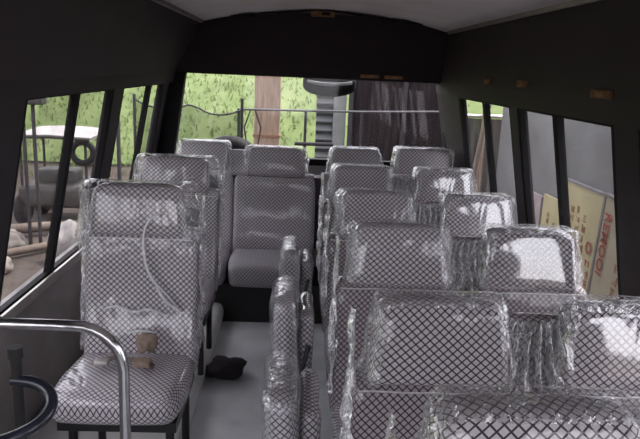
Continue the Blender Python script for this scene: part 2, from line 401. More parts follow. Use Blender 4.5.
# windows: glass, frames and sills
n_win = 1
def side_window(side, y0, y1, splits, gm, wide=.03):
    global n_win
    w = empty('window_%d' % n_win, ((wl(ZS) if side < 0 else wr(ZS)), (y0 + y1) / 2, ZS)); w['kind'] = 'structure'; n_win += 1
    ox, oy, oz = w.location
    s = 1 if side < 0 else -1
    f = wl if side < 0 else wr
    def slab(mb, ya, yb, za, zb, inn, out):
        xa, xb = f(za), f(zb)
        mb.hexa([(xa + s * inn - ox, ya - oy, za - oz), (xa - s * out - ox, ya - oy, za - oz), (xa - s * out - ox, yb - oy, za - oz), (xa + s * inn - ox, yb - oy, za - oz)],
                [(xb + s * inn - ox, ya - oy, zb - oz), (xb - s * out - ox, ya - oy, zb - oz), (xb - s * out - ox, yb - oy, zb - oz), (xb + s * inn - ox, yb - oy, zb - oz)])
    mb = MB()
    slab(mb, y0, y0 + wide, ZS, ZT, .008, .018); slab(mb, y1 - wide, y1, ZS, ZT, .008, .018)
    slab(mb, y0, y1, ZT - .025, ZT + .005, .012, .018); slab(mb, y0, y1, ZS, ZS + .02, .01, .018)
    for q in splits: slab(mb, q - .024, q + .024, ZS, ZT, .012, .02)
    mb.build('frame', M['rubber'], w)
    edges = [y0] + list(splits) + [y1]
    for k in range(len(edges) - 1):
        mb = MB(); slab(mb, edges[k] + .01, edges[k + 1] - .01, ZS + .005, ZT - .005, -.008 - .006 * (k % 2), .012 + .006 * (k % 2)); mb.build('pane', gm, w)
    mb = MB(); slab(mb, y0, y1, ZS - .03, ZS + .004, .035, 0); slab(mb, y0, y1, ZS + .004, ZS + .016, .034, -.022)
    mb.build('sill_channel', M['alloy'], w)
side_window(-1, -1.45, .3, (-.6,), M['glass'])
side_window(-1, .42, 2.16, (1.3,), M['glass'])
side_window(-1, 2.36, 3.5, (2.93,), M['glass_dirty'])
side_window(-1, 3.68, 4.8, (4.36,), M['glass'])
side_window(1, -1.45, .2, (-.6,), M['glass'])
side_window(1, .32, 2.03, (1.15,), M['glass'])
side_window(1, 2.19, 3.2, (2.72,), M['glass'])
side_window(1, 3.31, 4.4, (3.8,), M['glass'])
w = empty('window_%d' % n_win, (.06, YR, .98)); w['kind'] = 'structure'; n_win += 1
mb = MB(); mb.box((-1.1, .03, -.0), (1.2, .045, .69)); mb.build('pane', M['glass_rear'], w)
mb = MB()
for x0b, x0t, s in ((-1.16, -1.01, 1), (1.28, 1.13, -1)):
    mb.hexa([(x0b, -.02, 0), (x0b + s * .15, -.02, 0), (x0b + s * .15, .06, 0), (x0b, .06, 0)], [(x0t, -.02, .68), (x0t + s * .10, -.02, .68), (x0t + s * .10, .06, .68), (x0t, .06, .68)])
mb.box((-1.14, -.02, -.02), (1.26, .06, .03)); mb.box((-1.02, -.02, .648), (1.12, .06, .70))
mb.build('frame', M['rubber'], w)

# raised side floor under the single seats
mb = MB(); mb.pad((-.80, 2.95, .065), (.345, 1.3, .07), .05, n=(4, 8, 1)); struct(mb, 'trim_%d' % n_trim, M['step']); n_trim += 1

# ------------------------------------------------------------------ seats
def nz3(x, y, z, f, s=0): return mnoise.noise(Vector((x * f + s, y * f - s, z * f + s * .7)))

def back_panel(cx, w, z0, z1, th=.10, tilt=.17, ztop=1.14, mat='cloth', shoulder=0.0):
    """cushioned back: bolstered front, rounded; y=0 at the front of the head, leaning"""
    mb = MB(); h = (z1 - z0) / 2; zc = (z0 + z1) / 2
    def df(x, y, z):
        u = x / (w / 2); v = z / h
        if y < 0: y -= .016 * (abs(u) ** 3) * (1 - max(0, v) ** 4) - .006 * math.cos(v * 3) + .012 * math.exp(-((v + .55) * 3) ** 2)
        k = 1 - shoulder * max(0, v) ** 3
        return (x * k, y + (z + zc - ztop) * tilt + .004 * nz3(x + cx, y, z, 9), z)
    mb.pad((cx, th / 2, zc), (w / 2, th / 2, h), .035, df, n=(10, 2, 10))
    return mb
def head_pad(cx, w, z0, z1, th=.09, tilt=.17, ztop=1.14, splay=.13, r=.03):
    mb = MB(); h = (z1 - z0) / 2; zc = (z0 + z1) / 2
    def df(x, y, z):
        u = x / (w / 2); v = z / h
        x2 = x * (1 + splay * (1 - v) / 2 - .05 * max(0, v) ** 4)
        if y < 0: y -= .006 * math.cos(u * 1.3) * math.cos(v * 1.2)
        z2 = z - .012 * abs(u) ** 3 * max(0, v)
        return (x2, y + (z + zc - ztop) * tilt + .003 * nz3(x + cx, y, z, 8), z2)
    mb.pad((cx, th / 2 - .012, zc), (w / 2, th / 2, h), r, df, n=(8, 2, 6))
    return mb
def head_film(cx, w, z0, z1, seed, th=.10, tilt=.17, ztop=1.14, loose=.010, splay=.16):
    """the slack edges of the clear cover: round both sides and along the top of the headrest"""
    mb = MB(); h = (z1 - z0) / 2; zc = (z0 + z1) / 2; hw = w / 2 + loose
    def df(x, y, z):
        u = x / hw; v = z / (h + loose)
        x2 = x * (1 + splay * (1 - v) / 2)
        a = .003 + .013 * abs(u) ** 5
        k = nz3(x + cx, y, z * .35, 34, seed) * a
        k2 = nz3(x * 1.0 + cx, y, z * .6, 18, seed + 5) * a
        return (x2 + (k + k2) * (1 if x > 0 else -1), y + (z + zc - ztop) * tilt + k - .5 * k2, z + k2 * .7)
    def drop(ax, sgn, x, y, z):
        if ax == 2 and sgn < 0: return True
        if ax == 1 and sgn > 0: return True
        return abs(x) < w * .41 and z < h * .92
    mb.pad((cx, th / 2 - .014, zc), (hw, th / 2 + loose * .8, h + loose * .6), .03, df, n=(26, 4, 22), drop=drop)
    return mb
def fold_sheet(x0, x1, z0, z1, y, seed, tilt=.17, ztop=1.14, sag=.03, amp=.012):
    """film stretched and gathered between two headrests"""
    mb = MB()
    def fn(u, v):
        x = lerp(x0, x1, u); z = lerp(z0, z1 - sag * math.sin(PI * u), v)
        ph = (u - .5) * lerp(9, 22, v) + 1.8 * mnoise.noise(Vector((u * 3, v * 2.2, seed)))
        d = amp * math.sin(ph * 2.2) + .010 * mnoise.noise(Vector((u * 9, v * 3, seed + 3)))
        return (x, y + (z - ztop) * tilt + d + .014 * math.sin(PI * u), z)
    mb.sheet(fn, 56, 30); return mb
def side_film(x, z0, z1, y0, y1, seed, tilt=.17, ztop=1.14, amp=.014):
    """slack film hanging down the side of a seat back"""
    mb = MB()
    def fn(u, v):
        z = lerp(z0, z1, v); yy = lerp(y0, y1, u)
        a = amp * (.4 + .6 * math.sin(PI * min(1, v * 1.1)))
        d = a * math.sin(u * 9 + 3 * mnoise.noise(Vector((u * 2, v * 3, seed)))) + .016 * mnoise.noise(Vector((u * 5, v * 7, seed)))
        return (x + d, yy + (z - ztop) * tilt + .02 * mnoise.noise(Vector((u, v * 6, seed + 9))), z)
    mb.sheet(fn, 22, 60); return mb
def cushion(cx, w, y0, y1, z0, z1, rise=.02):
    mb = MB(); hy = (y1 - y0) / 2; hz = (z1 - z0) / 2
    def df(x, y, z):
        u = x / (w / 2); v = y / hy
        if z > 0: z += .014 * (1 - u * u) * (1 - v * v) - rise * v * .5 + .006 * nz3(x, y, z, 7, 2)
        k = 1 - .10 * max(0, -v) ** 2 - .03 * max(0, v)
        return (x * k, y - .012 * (1 - u * u) * max(0, -v), z)
    mb.pad((cx, (y0 + y1) / 2, (z0 + z1) / 2), (w / 2, hy, hz), .045, df, n=(10, 10, 2))
    return mb
def crease(pts, r=.003):
    """a stiff ridge in the film, a thin rounded welt"""
    P = [Vector(p) for p in pts]; out = []
    for i in range(len(P) - 1):
        a, b, c, d = P[max(i - 1, 0)], P[i], P[i + 1], P[min(i + 2, len(P) - 1)]
        for t in (0, .25, .5, .75):
            out.append(.5 * ((2 * b) + (c - a) * t + (2 * a - 5 * b + 4 * c - d) * t * t + (3 * b - a - 3 * c + d) * t ** 3))
    out.append(P[-1]); n = len(out)
    mb = MB(); mb.tube(out, [r * (.35 + .65 * math.sin(PI * (i + .5) / n)) for i in range(n)], 6); return mb

def double_seat(loc, ztop, seed, label, sag=.02):
    t = empty('double_bench', loc)
    tag(t, label, 'bus seat', 'two-place seats along the right side')
    seam = ztop - .235
    for k, cx in enumerate((-.25, .26)):
        back_panel(cx, .488, .40, seam + .02, ztop=ztop, shoulder=.05).build('backrest', M['cloth_back_shaded'], t)
        hd = head_pad(cx, .348, seam, ztop, ztop=ztop).build('headrest', M['cloth_bright_coat' if cx > 0 else 'cloth'], t)
        head_film(cx, .348, seam, ztop, seed + k * 3, ztop=ztop).build('plastic_cover', M['film'], hd)
        cushion(cx, .485, -.60, -.11, .36, .48).build('cushion', M['cloth'], t)
    # neck of the shared frame between the headrests, then gathered film before it
    mb = MB(); mb.pad((0, .06 + (seam - ztop) * .17 + .01, seam + .05), (.12, .03, .135), .025, lambda x, y, z: (x, y + z * .17, z), n=(3, 1, 3)); mb.build('back_frame', M['cloth_back_shaded'], t)
    fold_sheet(-.085, .085, seam - .005, ztop - .035, .0, seed, ztop=ztop, sag=sag).build('plastic_fold', M['film_fold'], t)
    side_film(-.485, .50, ztop - .06, -.01, .12, seed + 1, ztop=ztop, amp=.010).build('plastic_fold', M['film_fold'], t)
    side_film(-.495, .50, ztop - .18, -.04, .02, seed + 2, ztop=ztop, amp=.014).build('plastic_fold', M['film_fold'], t)
    # hem of the head cover, a pale welt right across
    mb = MB()
    yh = (seam - ztop) * .17 - .022
    mb.tube([(lerp(-.47, .47, i / 24), yh - .004 + .004 * mnoise.noise(Vector((i * .7, seed, 0))), seam + .004 * mnoise.noise(Vector((i * .4, seed, 2)))) for i in range(25)], .003, 6)
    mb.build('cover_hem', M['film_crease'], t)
    mb = MB(); mb.box((-.48, -.57, .32), (.48, -.10, .36)); mb.build('seat_frame', M['frame'], t)
    for x in (-.36, .36):
        for y in (-.5, -.14):
            mb = MB(); mb.tube([(x, y, .32), (x, y, .02), (x, y, .012), (x, y, .0)], [.018, .018, .034, .034]); mb.build('leg', M['frame'], t)
    return t
XD = .655
double_seat((XD + .01, .93, 0), 1.175, 11, 'check double seat nearest the camera, only headrest tops showing at bottom right')
double_seat((XD, 1.60, 0), 1.112, 23, 'second check double seat from the camera on the right, plastic gathered between headrests')
double_seat((XD, 2.35, 0), 1.135, 37, 'third check double seat from the camera on the right, beside the window with posters')
double_seat((XD, 3.10, 0), 1.12, 51, 'fourth check double seat from the camera on the right, second one before the rear bench')
double_seat((XD, 3.85, 0), 1.135, 67, 'farthest check double seat on the right, directly before the rear bench')

def single_seat(loc, ztop, zc, seed, label, creases=True):
    t = empty('single_bench', loc)
    tag(t, label, 'bus seat', 'one-place seats along the left windows')
    seam = ztop - .20; tl = .13
    bk = back_panel(0, .44, zc - .10, seam + .03, ztop=ztop, tilt=tl, shoulder=.02).build('backrest', M['cloth'], t)
    hd = head_pad(-.02, .35, seam, ztop, ztop=ztop, tilt=tl, splay=.06).build('headrest', M['cloth'], t)
    head_film(-.015, .385, seam - .02, ztop - .008, seed, ztop=ztop, tilt=tl, loose=.02).build('plastic_cover', M['film'], hd)
    cushion(-.012, .465, -.465, -.05, zc - .11, zc).build('cushion', M['cloth'], t)
    side_film(.225, zc, ztop - .05, -.02, .11, seed + 2, ztop=ztop, tilt=tl, amp=.008).build('plastic_fold', M['film_fold'], t)
    side_film(-.225, zc, ztop - .10, -.02, .09, seed + 4, ztop=ztop, tilt=tl, amp=.008).build('plastic_fold', M['film_fold'], t)
    def fr(x, z): return (x, (z - ztop) * tl - .026 - .012 * (abs(x) / .22) ** 3, z)
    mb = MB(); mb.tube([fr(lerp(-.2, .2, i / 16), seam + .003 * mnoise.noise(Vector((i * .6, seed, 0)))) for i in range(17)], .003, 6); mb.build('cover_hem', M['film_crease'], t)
    if creases:
        for pts in ([fr(.09, ztop - .10), fr(.05, ztop - .115), fr(.018, ztop - .16), fr(.012, ztop - .22), fr(.022, ztop - .30), fr(.05, ztop - .36), fr(.10, ztop - .41), fr(.15, ztop - .47)],
                    [fr(.06, ztop - .38), fr(.10, ztop - .44), fr(.165, ztop - .485)],
                    [fr(-.14, ztop - .48), fr(-.09, ztop - .465), fr(-.03, ztop - .485), fr(.04, ztop - .475), fr(.11, ztop - .50)],
                    [fr(-.05, ztop - .57), fr(.0, ztop - .56), fr(.07, ztop - .565)]):
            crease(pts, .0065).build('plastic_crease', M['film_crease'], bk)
    mb = MB(); mb.pad((0, .115 - .35 * tl, (zc + ztop) / 2 - .05), (.20, .012, (ztop - zc) / 2 - .06), .01, lambda x, y, z: (x, y + z * tl, z), n=(3, 1, 3)); mb.build('back_shell', M['shell'], t)
    mb = MB(); mb.box((-.21, -.42, zc - .15), (.20, -.02, zc - .11)); mb.build('seat_frame', M['frame'], t)
    zb = .135
    for x in (-.17, .17):
        for y in (-.38, -.06):
            mb = MB(); mb.tube([(x, y, zc - .15), (x, y, zb - loc[2])], .016); mb.build('leg', M['frame'], t)
    return t
single_seat((-.585, 2.44, 0), 1.24, .59, 4, 'check single seat beside left windows nearest chrome rail, belt lying on its cushion')
single_seat((-.625, 3.44, 0), 1.21, .57, 15, 'check single seat by left windows, between the front left seat and rear bench')

# rear bench with four headrests
t = empty('rear_bench', (.13, 4.6, 0))
tag(t, 'four-place check rear bench across the back of the bus under the rear window', 'bus seat')
for k, (cx, w, zt, bw) in enumerate(((-.79, .35, 1.165, .45), (-.275, .405, 1.14, .60), (.30, .345, 1.155, .50), (.80, .40, 1.17, .46))):
    mb = back_panel(cx, bw - .006, .37, zt - .19, ztop=1.15, tilt=.12, shoulder=.0); mb.build('backrest', M['cloth_bench'], t)
    hd = head_pad(cx, w, zt - .21, zt, ztop=1.15, tilt=.12, splay=.08).build('headrest', M['cloth_bench'], t)
    head_film(cx, w, zt - .21, zt, 80 + k * 4, ztop=1.15, tilt=.12).build('plastic_cover', M['film'], hd)
    cushion(cx, bw - .006, -.56, -.09, .26, .415, .01).build('cushion', M['cloth_bench'], t)
back_panel(-.535, .16, .92, 1.11, th=.07, ztop=1.15, tilt=.12).build('backrest', M['cloth_bench'], t)
mb = MB(); mb.box((-1.05, -.03, .40), (1.02, .12, .93)); mb.build('back_frame', M['shell'], t)
mb = MB(); mb.box((-1.05, -.50, .0), (1.02, -.06, .27)); mb.build('seat_box', M['frame'], t)

# folded aisle seats
def jump_seat(loc, ztop, seed, label):
    t = empty('folding_aisle_chair', loc)
    tag(t, label, 'folding seat', 'folded aisle seats beside the double seats')
    h = (ztop - .36) / 2
    mb = MB()
    def df(x, y, z): return (x * (1 - .10 * max(0, z / h) ** 2) + .008 * nz3(x, y, z, 8, seed) - .012 * (z / h), y, z - .02 * (y / .2) ** 2 * (z > 0))
    mb.pad((0, 0, .36 + h), (.046, .155, h), .04, df, n=(2, 8, 10)); mb.build('cushion', M['cloth_side'], t)
    mb = MB()
    mb.pad((.076, .05, .34 + h * .90), (.030, .15, h * .88), .028, lambda x, y, z: (x + .006 * nz3(x, y, z, 9, seed + 1), y, z), n=(2, 8, 8)); mb.build('backrest', M['cloth_side'], t)
    mb = MB(); hw = .053
    def dfp(x, y, z):
        k = nz3(x, y, z * .5, 26, seed); k2 = nz3(x, y * .5, z, 14, seed + 3)
        return (x * (1 + .10 * (z < -.5 * h)) + .012 * k2 - .012 * (z / h), y - .012 * abs(k), z + .008 * k)
    mb.pad((0, 0, .37 + h), (hw, .165, h * 1.0), .045, dfp, n=(12, 8, 40), drop=lambda ax, s, x, y, z: (ax == 1 and s > 0) or (ax == 2 and s < 0) or (abs(x) < .03 and z < h * .78 and ax == 1)); mb.build('plastic_cover', M['film_clear'], t)
    mb = MB(); mb.tube([(.055, -.16, .30), (.055, -.195, .55), (.085, -.175, .70)], .010); mb.tube([(.055, .12, .30), (.085, .12, .65)], .010); mb.box((-.02, -.17, .28), (.10, .17, .33)); mb.build('hinge_frame', M['frame'], t)
    for y in (-.13, .13):
        mb = MB(); mb.tube([(.05, y, .30), (.05, y, 0)], .014); mb.build('leg', M['frame'], t)
    return t
jump_seat((-.01, 1.72, 0), .83, 3, 'folded aisle seat in clear plastic nearest the camera, standing on edge')
jump_seat((-.015, 2.38, 0), .86, 9, 'folded aisle seat in clear plastic, middle one of the three along the aisle')
jump_seat((-.005, 3.14, 0), .83, 17, 'folded aisle seat in clear plastic farthest down the aisle, before the rear bench')

# ------------------------------------------------------------------ rails and small things inside
t = empty('grab_rail', (-.43, 1.55, 0))
tag(t, 'chrome bent grab rail rising before the front left seat', 'rail')
pts = [(-.69, 0, 1.035), (-.45, 0, 1.035), (-.17, 0, 1.035)]
for i in range(1, 9):
    a = PI / 2 * i / 8; pts.append((-.12 + .12 * math.sin(a), 0, .915 + .12 * math.cos(a)))
pts += [(0, 0, .8), (0, 0, .4), (0, 0, .012)]
mb = MB(); mb.tube(pts, .0145, 16); mb.build('tube', M['chrome'], t)
mb = MB(); mb.tube([(0, 0, 0), (0, 0, .012)], .035, 20); mb.build('floor_flange', M['chrome'], t)
mb = MB(); mb.tube([(-.672, 0, 1.035), (-.661, 0, 1.035)], .03, 20); mb.build('wall_flange', M['chrome'], t)

t = empty('door_rail', (-.615, 1.35, 0))
tag(t, 'dark navy tube rail with a curved hoop on a black post at lower left', 'rail')
mb = MB(); mb.tube([(0, 0, 0), (0, 0, 1.06)], .0125, 14); mb.tube([(0, 0, 1.04), (0, 0, 1.065)], .017, 14); mb.build('post', M['frame'], t)
hoop = [(-.01, 0, .985), (.04, -.005, .982), (.075, -.02, .972), (.095, -.05, .957), (.09, -.085, .94), (.06, -.115, .925), (.01, -.135, .912), (-.06, -.15, .90), (-.2, -.17, .89), (-.46, -.18, .885)]
P = [Vector(p) for p in hoop]; fine = []
for i in range(len(P) - 1):
    a, b, c, d = P[max(i - 1, 0)], P[i], P[i + 1], P[min(i + 2, len(P) - 1)]
    for q in (0, .25, .5, .75): fine.append(.5 * ((2 * b) + (c - a) * q + (2 * a - 5 * b + 4 * c - d) * q * q + (3 * b - a - 3 * c + d) * q ** 3))
fine.append(P[-1])
mb = MB(); mb.tube(fine, .0135, 14); mb.build('hoop', M['navy'], t)

# belt and paper on the front left cushion
ZC = .618
t = empty('seat_belt', (-.585, 2.20, ZC + .004))
tag(t, 'brown seat belt with metal buckle lying on the front left seat cushion', 'belt')
mb = MB()
def bf(u, v):
    x = lerp(-.13, .10, u); return (x, -.03 + .03 * math.sin(u * 4) + lerp(-.02, .02, v), .004 + .007 * abs(math.sin(u * 7)))
mb.sheet(bf, 24, 4); mb.build('strap', M['strap'], t)
mb = MB(); mb.pad((-.09, -.045, .014), (.026, .018, .010), .006, n=(2, 2, 1)); mb.build('buckle', M['alloy'], t)
mb = MB(); mb.pad((.055, -.045, .016), (.032, .022, .012), .007, n=(2, 2, 1)); mb.build('latch', M['brown_paper'], t)
mb = MB(); mb.lump((-.54, 2.272, ZC + .045), (.042, .024, .04), 3, .5, 3, 2.2, ZC + .008); tag(mb.build('crumpled_paper', M['brown_paper']), 'crumpled brown paper scrap propped against the front left backrest', 'paper')
# dark bundle on the aisle floor and small white lump below the second left seat
mb = MB(); mb.lump((-.36, 3.3, .05), (.11, .09, .06), 5, .5, 3, 1.5, .002); tag(mb.build('cloth_bundle', M['black_cloth']), 'black cloth bundle on the aisle floor behind the front left seat', 'cloth')
mb = MB(); mb.lump((-.53, 3.22, .185), (.045, .04, .05), 8, .5, 3, 2, .136); tag(mb.build('white_lump', M['white_matte']), 'small white lump on the raised floor behind the front left seat', 'paper')

# amber courtesy lamps and black catches up on the duct and header
def lamp(loc, s, along, label, group):
    t = empty('courtesy_lamp', loc); tag(t, label, 'lamp', group)
    mb = MB()
    d = (.009, s, .016) if along == 'y' else (s, .009, .014)
    mb.pad((0, 0, 0), d, .006, n=(2, 2, 1)); mb.build('base', M['rust'], t)
    mb = MB(); off = (-.006, -s * .2, 0) if along == 'y' else (-s * .2, -.006, 0)
    mb.pad(off, (d[0] * .7, d[1] * .6, d[2] * .7), .005, n=(2, 2, 1)); mb.build('lens', M['amber'], t)
G = 'amber lamps along the right duct'
lamp((1.075, 2.28, 1.655), .075, 'y', 'tan side lamp on the right duct nearest the camera', G)
lamp((1.075, 3.12, 1.67), .06, 'y', 'tan side lamp on the right duct, middle of three', G)
lamp((1.075, 3.70, 1.67), .05, 'y', 'small tan side lamp on the right duct nearest the rear header', G)
lamp((.53, 4.885, 1.66), .07, 'x', 'tan lamp on the lower edge of the rear header, left of the pair', 'amber lamps under the rear header')
lamp((.71, 4.885, 1.66), .07, 'x', 'tan lamp on the lower edge of the rear header, right of the pair', 'amber lamps under the rear header')
t = empty('roof_latch', (.16, 4.83, 2.085)); tag(t, 'orange plastic catch at the middle of the rear header top', 'catch')
mb = MB(); mb.pad((0, 0, 0), (.085, .012, .02), .006, n=(3, 1, 1)); mb.build('plate', M['amber'], t)
mb = MB(); mb.pad((.02, -.014, .002), (.03, .008, .010), .004, n=(2, 1, 1)); mb.build('knob', M['rubber'], t)
for x, z, lb in ((-.46, 2.055, 'black flat air vent at left end of the rear header top'), (.80, 2.055, 'black flat air vent at right end of the rear header top')):
    t = empty('air_vent', (x, 4.80, z)); tag(t, lb, 'vent', 'air vents on the rear header')
    mb = MB(); mb.pad((0, 0, 0), (.13, .03, .012), .006, n=(3, 1, 1)); mb.build('housing', M['rubber'], t)
    mb = MB()
    for k in range(5): mb.box((-.10 + k * .042, -.034, -.004), (-.072 + k * .042, -.028, .004))
    mb.build('grille', M['frame'], t)

# ------------------------------------------------------------------ outside
GZ = -.75
def ground_h(x, y):
    a = max(0, (-x - 5.6) / 3.2) if x < 0 else 0          # left bank
    b = max(0, (y - 12.5) / 3.2)
    k = max(a, b); h = GZ + 2.7 * (1 - math.exp(-k * 1.1)) + .5 * min(k, 6) * .35
    h += .18 * mnoise.noise(Vector((x * .35, y * .35, 2))) * min(1, k * 2) + .05 * mnoise.noise(Vector((x * 1.1, y * 1.1, 5)))
    return h
def patch(name, x0, x1, y0, y1, n, m, lift=0):
    mb = MB(); mb.sheet(lambda u, v: (lerp(x0, x1, u), lerp(y0, y1, v), ground_h(lerp(x0, x1, u), lerp(y0, y1, v)) + lift), n, n)
    return struct(mb, name, m)
patch('ground', -7.2, 12, -12, 14.5, 60, M['dirt'])
mb = MB()
def bank(u, v):
    # one ribbon: along the left, round the corner, along the back; v climbs away from the yard
    L1 = 26.; L2 = 26.; s = u * (L1 + L2); d = v * 26
    if s < L1: x, y = -6.3 - d, -10 + s * (12.9 + 10) / L1 + d * (s / L1)
    else: x, y = -6.3 + (s - L1) / L2 * 24 - d * (1 - (s - L1) / L2), 12.9 + d
    return (x, y, ground_h(x, y) + .04)
mb.sheet(bank, 120, 50); struct(mb, 'hill', M['grass'])
mb = MB(); rnd = random.Random(4)
vs, fs = [], []
for k in range(15000):
    if rnd.random() < .5: x, y = -6.0 - rnd.random() ** 1.3 * 9, rnd.uniform(6, 34)
    else: x, y = rnd.uniform(-9, 4), 12.4 + rnd.random() ** 1.4 * 9
    z = ground_h(x, y)
    if z < GZ + .03 and rnd.random() < .6: continue
    a = rnd.random() * 2 * PI; hh = rnd.uniform(.05, .19); w_ = rnd.uniform(.012, .035); lx, ly = rnd.uniform(-.09, .09), rnd.uniform(-.09, .09)
    b = len(vs); dx, dy = math.cos(a) * w_, math.sin(a) * w_
    vs += [(x - dx, y - dy, z), (x + dx, y + dy, z), (x + dx * .6 + lx * .5, y + dy * .6 + ly * .5, z + hh * .6), (x - dx * .6 + lx * .5, y - dy * .6 + ly * .5, z + hh * .6), (x + lx, y + ly, z + hh)]
    fs += [(b, b + 1, b + 2, b + 3), (b + 3, b + 2, b + 4)]
mb.add(vs, fs); tag(mb.build('grass', M['blade']), 'tall green grass growing on the slope outside the left and rear windows', 'grass', kind='stuff')

# right: rendered wall with painted boards leaning along it
mb = MB(); mb.box((2.35, 2.3, GZ), (2.55, 7.35, 2.0)); o = struct(mb, 'wall_outside', M['concrete'])
def text_mesh(txt, size, m, parent, mat4, name='lettering'):
    cu = bpy.data.curves.new(name, 'FONT'); cu.body = txt; cu.size = size; cu.extrude = .0015; cu.offset = .0015; cu.align_x = 'LEFT'; cu.align_y = 'CENTER'
    tmp = bpy.data.objects.new('tmp_text', cu); COL.objects.link(tmp)
    dg = bpy.context.evaluated_depsgraph_get(); me = bpy.data.meshes.new_from_object(tmp.evaluated_get(dg))
    bpy.data.objects.remove(tmp); bpy.data.curves.remove(cu)
    me.name = name; me.transform(mat4); me.materials.clear(); me.materials.append(m)
    o = bpy.data.objects.new(name, me); COL.objects.link(o); o.parent = parent; return o
def read_down(y, z):   # letters face -X, the line of text runs downward, tops of the letters towards the camera end
    # text x axis -> -z, text y axis -> -y (towards the front), normal -> -x
    return Matrix(((0, 0, -1, -.022), (0, -1, 0, y), (-1, 0, 0, z), (0, 0, 0, 1)))
def board(loc, w, h, m, label, group, border=True):
    t = empty('sign_board', loc); tag(t, label, 'sign', group)
    mb = MB(); mb.box((-.012, -w / 2, 0), (.012, w / 2, h)); mb.build('panel', m, t)
    if border:
        mb = MB()
        mb.box((-.02, -w / 2 - .025, 0), (.014, -w / 2, h + .02)); mb.box((-.02, w / 2, 0), (.014, w / 2 + .025, h + .02)); mb.box((-.02, -w / 2, h), (.014, w / 2, h + .02)); mb.build('frame', M['frame_wood'], t)
    return t

BX = 2.31
t = board((BX, 4.88, GZ), .74, 1.62, M['board'], 'cream sign board with brown columns of lettering leaning right of the window bar', 'sign boards along the outside wall')
def squiggle(y, z0, n, size, m, parent, seed):
    """short runs of lettering too small to read in the photo"""
    r = random.Random(seed); mb = MB()
    for k in range(n):
        z = z0 - k * size * .95
        if k and r.random() < .06: continue
        for q in range(3):
            a, b = r.uniform(0, .5), r.uniform(.5, 1)
            if r.random() < .5: mb.box((-.0155, y - size * .4 + size * .8 * a, z - size * (.1 + .25 * q) - size * .11), (-.0125, y - size * .4 + size * .8 * b, z - size * (.1 + .25 * q)))
            else: mb.box((-.0155, y - size * .4 + size * .27 * q, z - size * .78), (-.0125, y - size * .4 + size * .27 * q + size * .15, z - size * r.uniform(.0, .3)))
    mb.build('lettering', m, parent)
squiggle(.215, 1.45, 11, .078, M['brown_ink'], t, 1)
squiggle(.10, 1.47, 11, .08, M['brown_ink'], t, 2)
squiggle(-.02, 1.42, 10, .085, M['brown_ink'], t, 3)
text_mesh('O', .13, M['red_ink'], t, read_down(-.16, 1.24))
squiggle(-.16, 1.11, 7, .095, M['red_ink'], t, 5)
t = board((BX - .07, 4.06, GZ), .74, 1.60, M['board_white'], 'cream sign board with large red letters, nearest the camera along the outside wall', 'sign boards along the outside wall')
text_mesh('REMOOI', .125, M['red_ink'], t, read_down(.285, 1.50)); t.rotation_euler = (.075, 0, 0); t.location.y += .11; t.location.z += .03
squiggle(.05, 1.2, 7, .09, M['brown_ink'], t, 8)
t = board((BX, 5.52, GZ), .42, 1.42, M['board'], 'narrow cream sign board just left of the window bar on the right', 'sign boards along the outside wall', False)
squiggle(.06, 1.28, 8, .06, M['brown_ink'], t, 11)
squiggle(-.08, 1.22, 8, .06, M['brown_ink'], t, 12)
t = board((BX, 5.98, GZ), .40, 1.38, M['pinkboard'], 'faded pink sign board farthest along the outside wall', 'sign boards along the outside wall', False)
mb = MB()
mb.torus((-.014, -.04, 1.14), .09, .014, 'x', 24, 6, .2); mb.build('ring_mark', M['board_white'], t)

# behind the bus
t = empty('post', (-.415, 9, GZ)); tag(t, 'thick brown weathered post standing behind the rear window', 'post')
mb = MB(); mb.pad((0, 0, 2.0), (.178, .13, 2.0), .02, lambda x, y, z: (x + .012 * mnoise.noise(Vector((y * 3, z * 2, 1))), y, z), n=(2, 2, 16)); mb.build('shaft', M['bark'], t)
mb = MB()
for z in (1.5, 2.6): mb.box((-.19, -.14, z), (.19, .14, z + .035))
mb.build('strap', M['rust'], t)
t = empty('railing', (.5, 7.0, GZ)); tag(t, 'thin dark iron railing crossing behind the rear window', 'railing')
mb = MB(); mb.tube([(-1.15, 0, 1.99), (.2, 0, 2.015), (1.3, 0, 2.06)], .012, 8); mb.build('top_rail', M['rail'], t)
for x in (-1.13, -.41, .20, 1.28):
    mb = MB(); mb.tube([(x, 0, 0), (x, 0, 2.0)], .016, 8); mb.build('upright', M['iron'], t)
mb = MB(); mb.tube([(-.52, -.05, 1.65), (-.1, -.05, 1.655)], .02, 8); mb.build('handle', M['iron'], t)
mb = MB()
for s in (-1, 1): mb.tube([(-.98 + s * .02, 0, 2.0), (-.98 + s * .09, 0, 1.8), (-.98 + s * .05, 0, 1.55), (-.98 + s * .11, 0, 1.3), (-.98 + s * .02, 0, 1.0)], .009, 6)
mb.build('scroll', M['iron'], t)
t = empty('net_screen', (-.9, 6.1, GZ)); tag(t, 'dark green shade net sagging behind the left half of the rear window', 'net')
mb = MB()
def nf(u, v):
    x = lerp(-.62, .38, u); top = 2.10 - .07 * abs(math.sin(u * 6.2)) - .05 * u
    return (x, .05 * math.sin(u * 13) + .03 * math.sin(u * 31 + v * 2), lerp(.2, top, v))
mb.sheet(nf, 60, 12); mb.build('mesh_cloth', M['net'], t)
mb = MB(); mb.tube([nf(i / 40, 1) for i in range(41)], .009, 6); mb.build('edge_cord', M['iron'], t)
for x in (-.62, .38):
    mb = MB(); mb.tube([(x, .0, 0), (x, 0, 2.15)], .014, 8); mb.build('stake', M['iron'], t)
t = empty('gate', (1.35, 8.2, GZ)); tag(t, 'dark sheet metal gate behind the right half of the rear window', 'gate')
mb = MB()
n = 90
mb.sheet(lambda u, v: (lerp(-.66, .72, u), .007 * math.sin(u * 2 * PI * 16), lerp(.05, 3.1, v)), 160, 4); mb.build('sheet', M['gate'], t)
mb = MB()
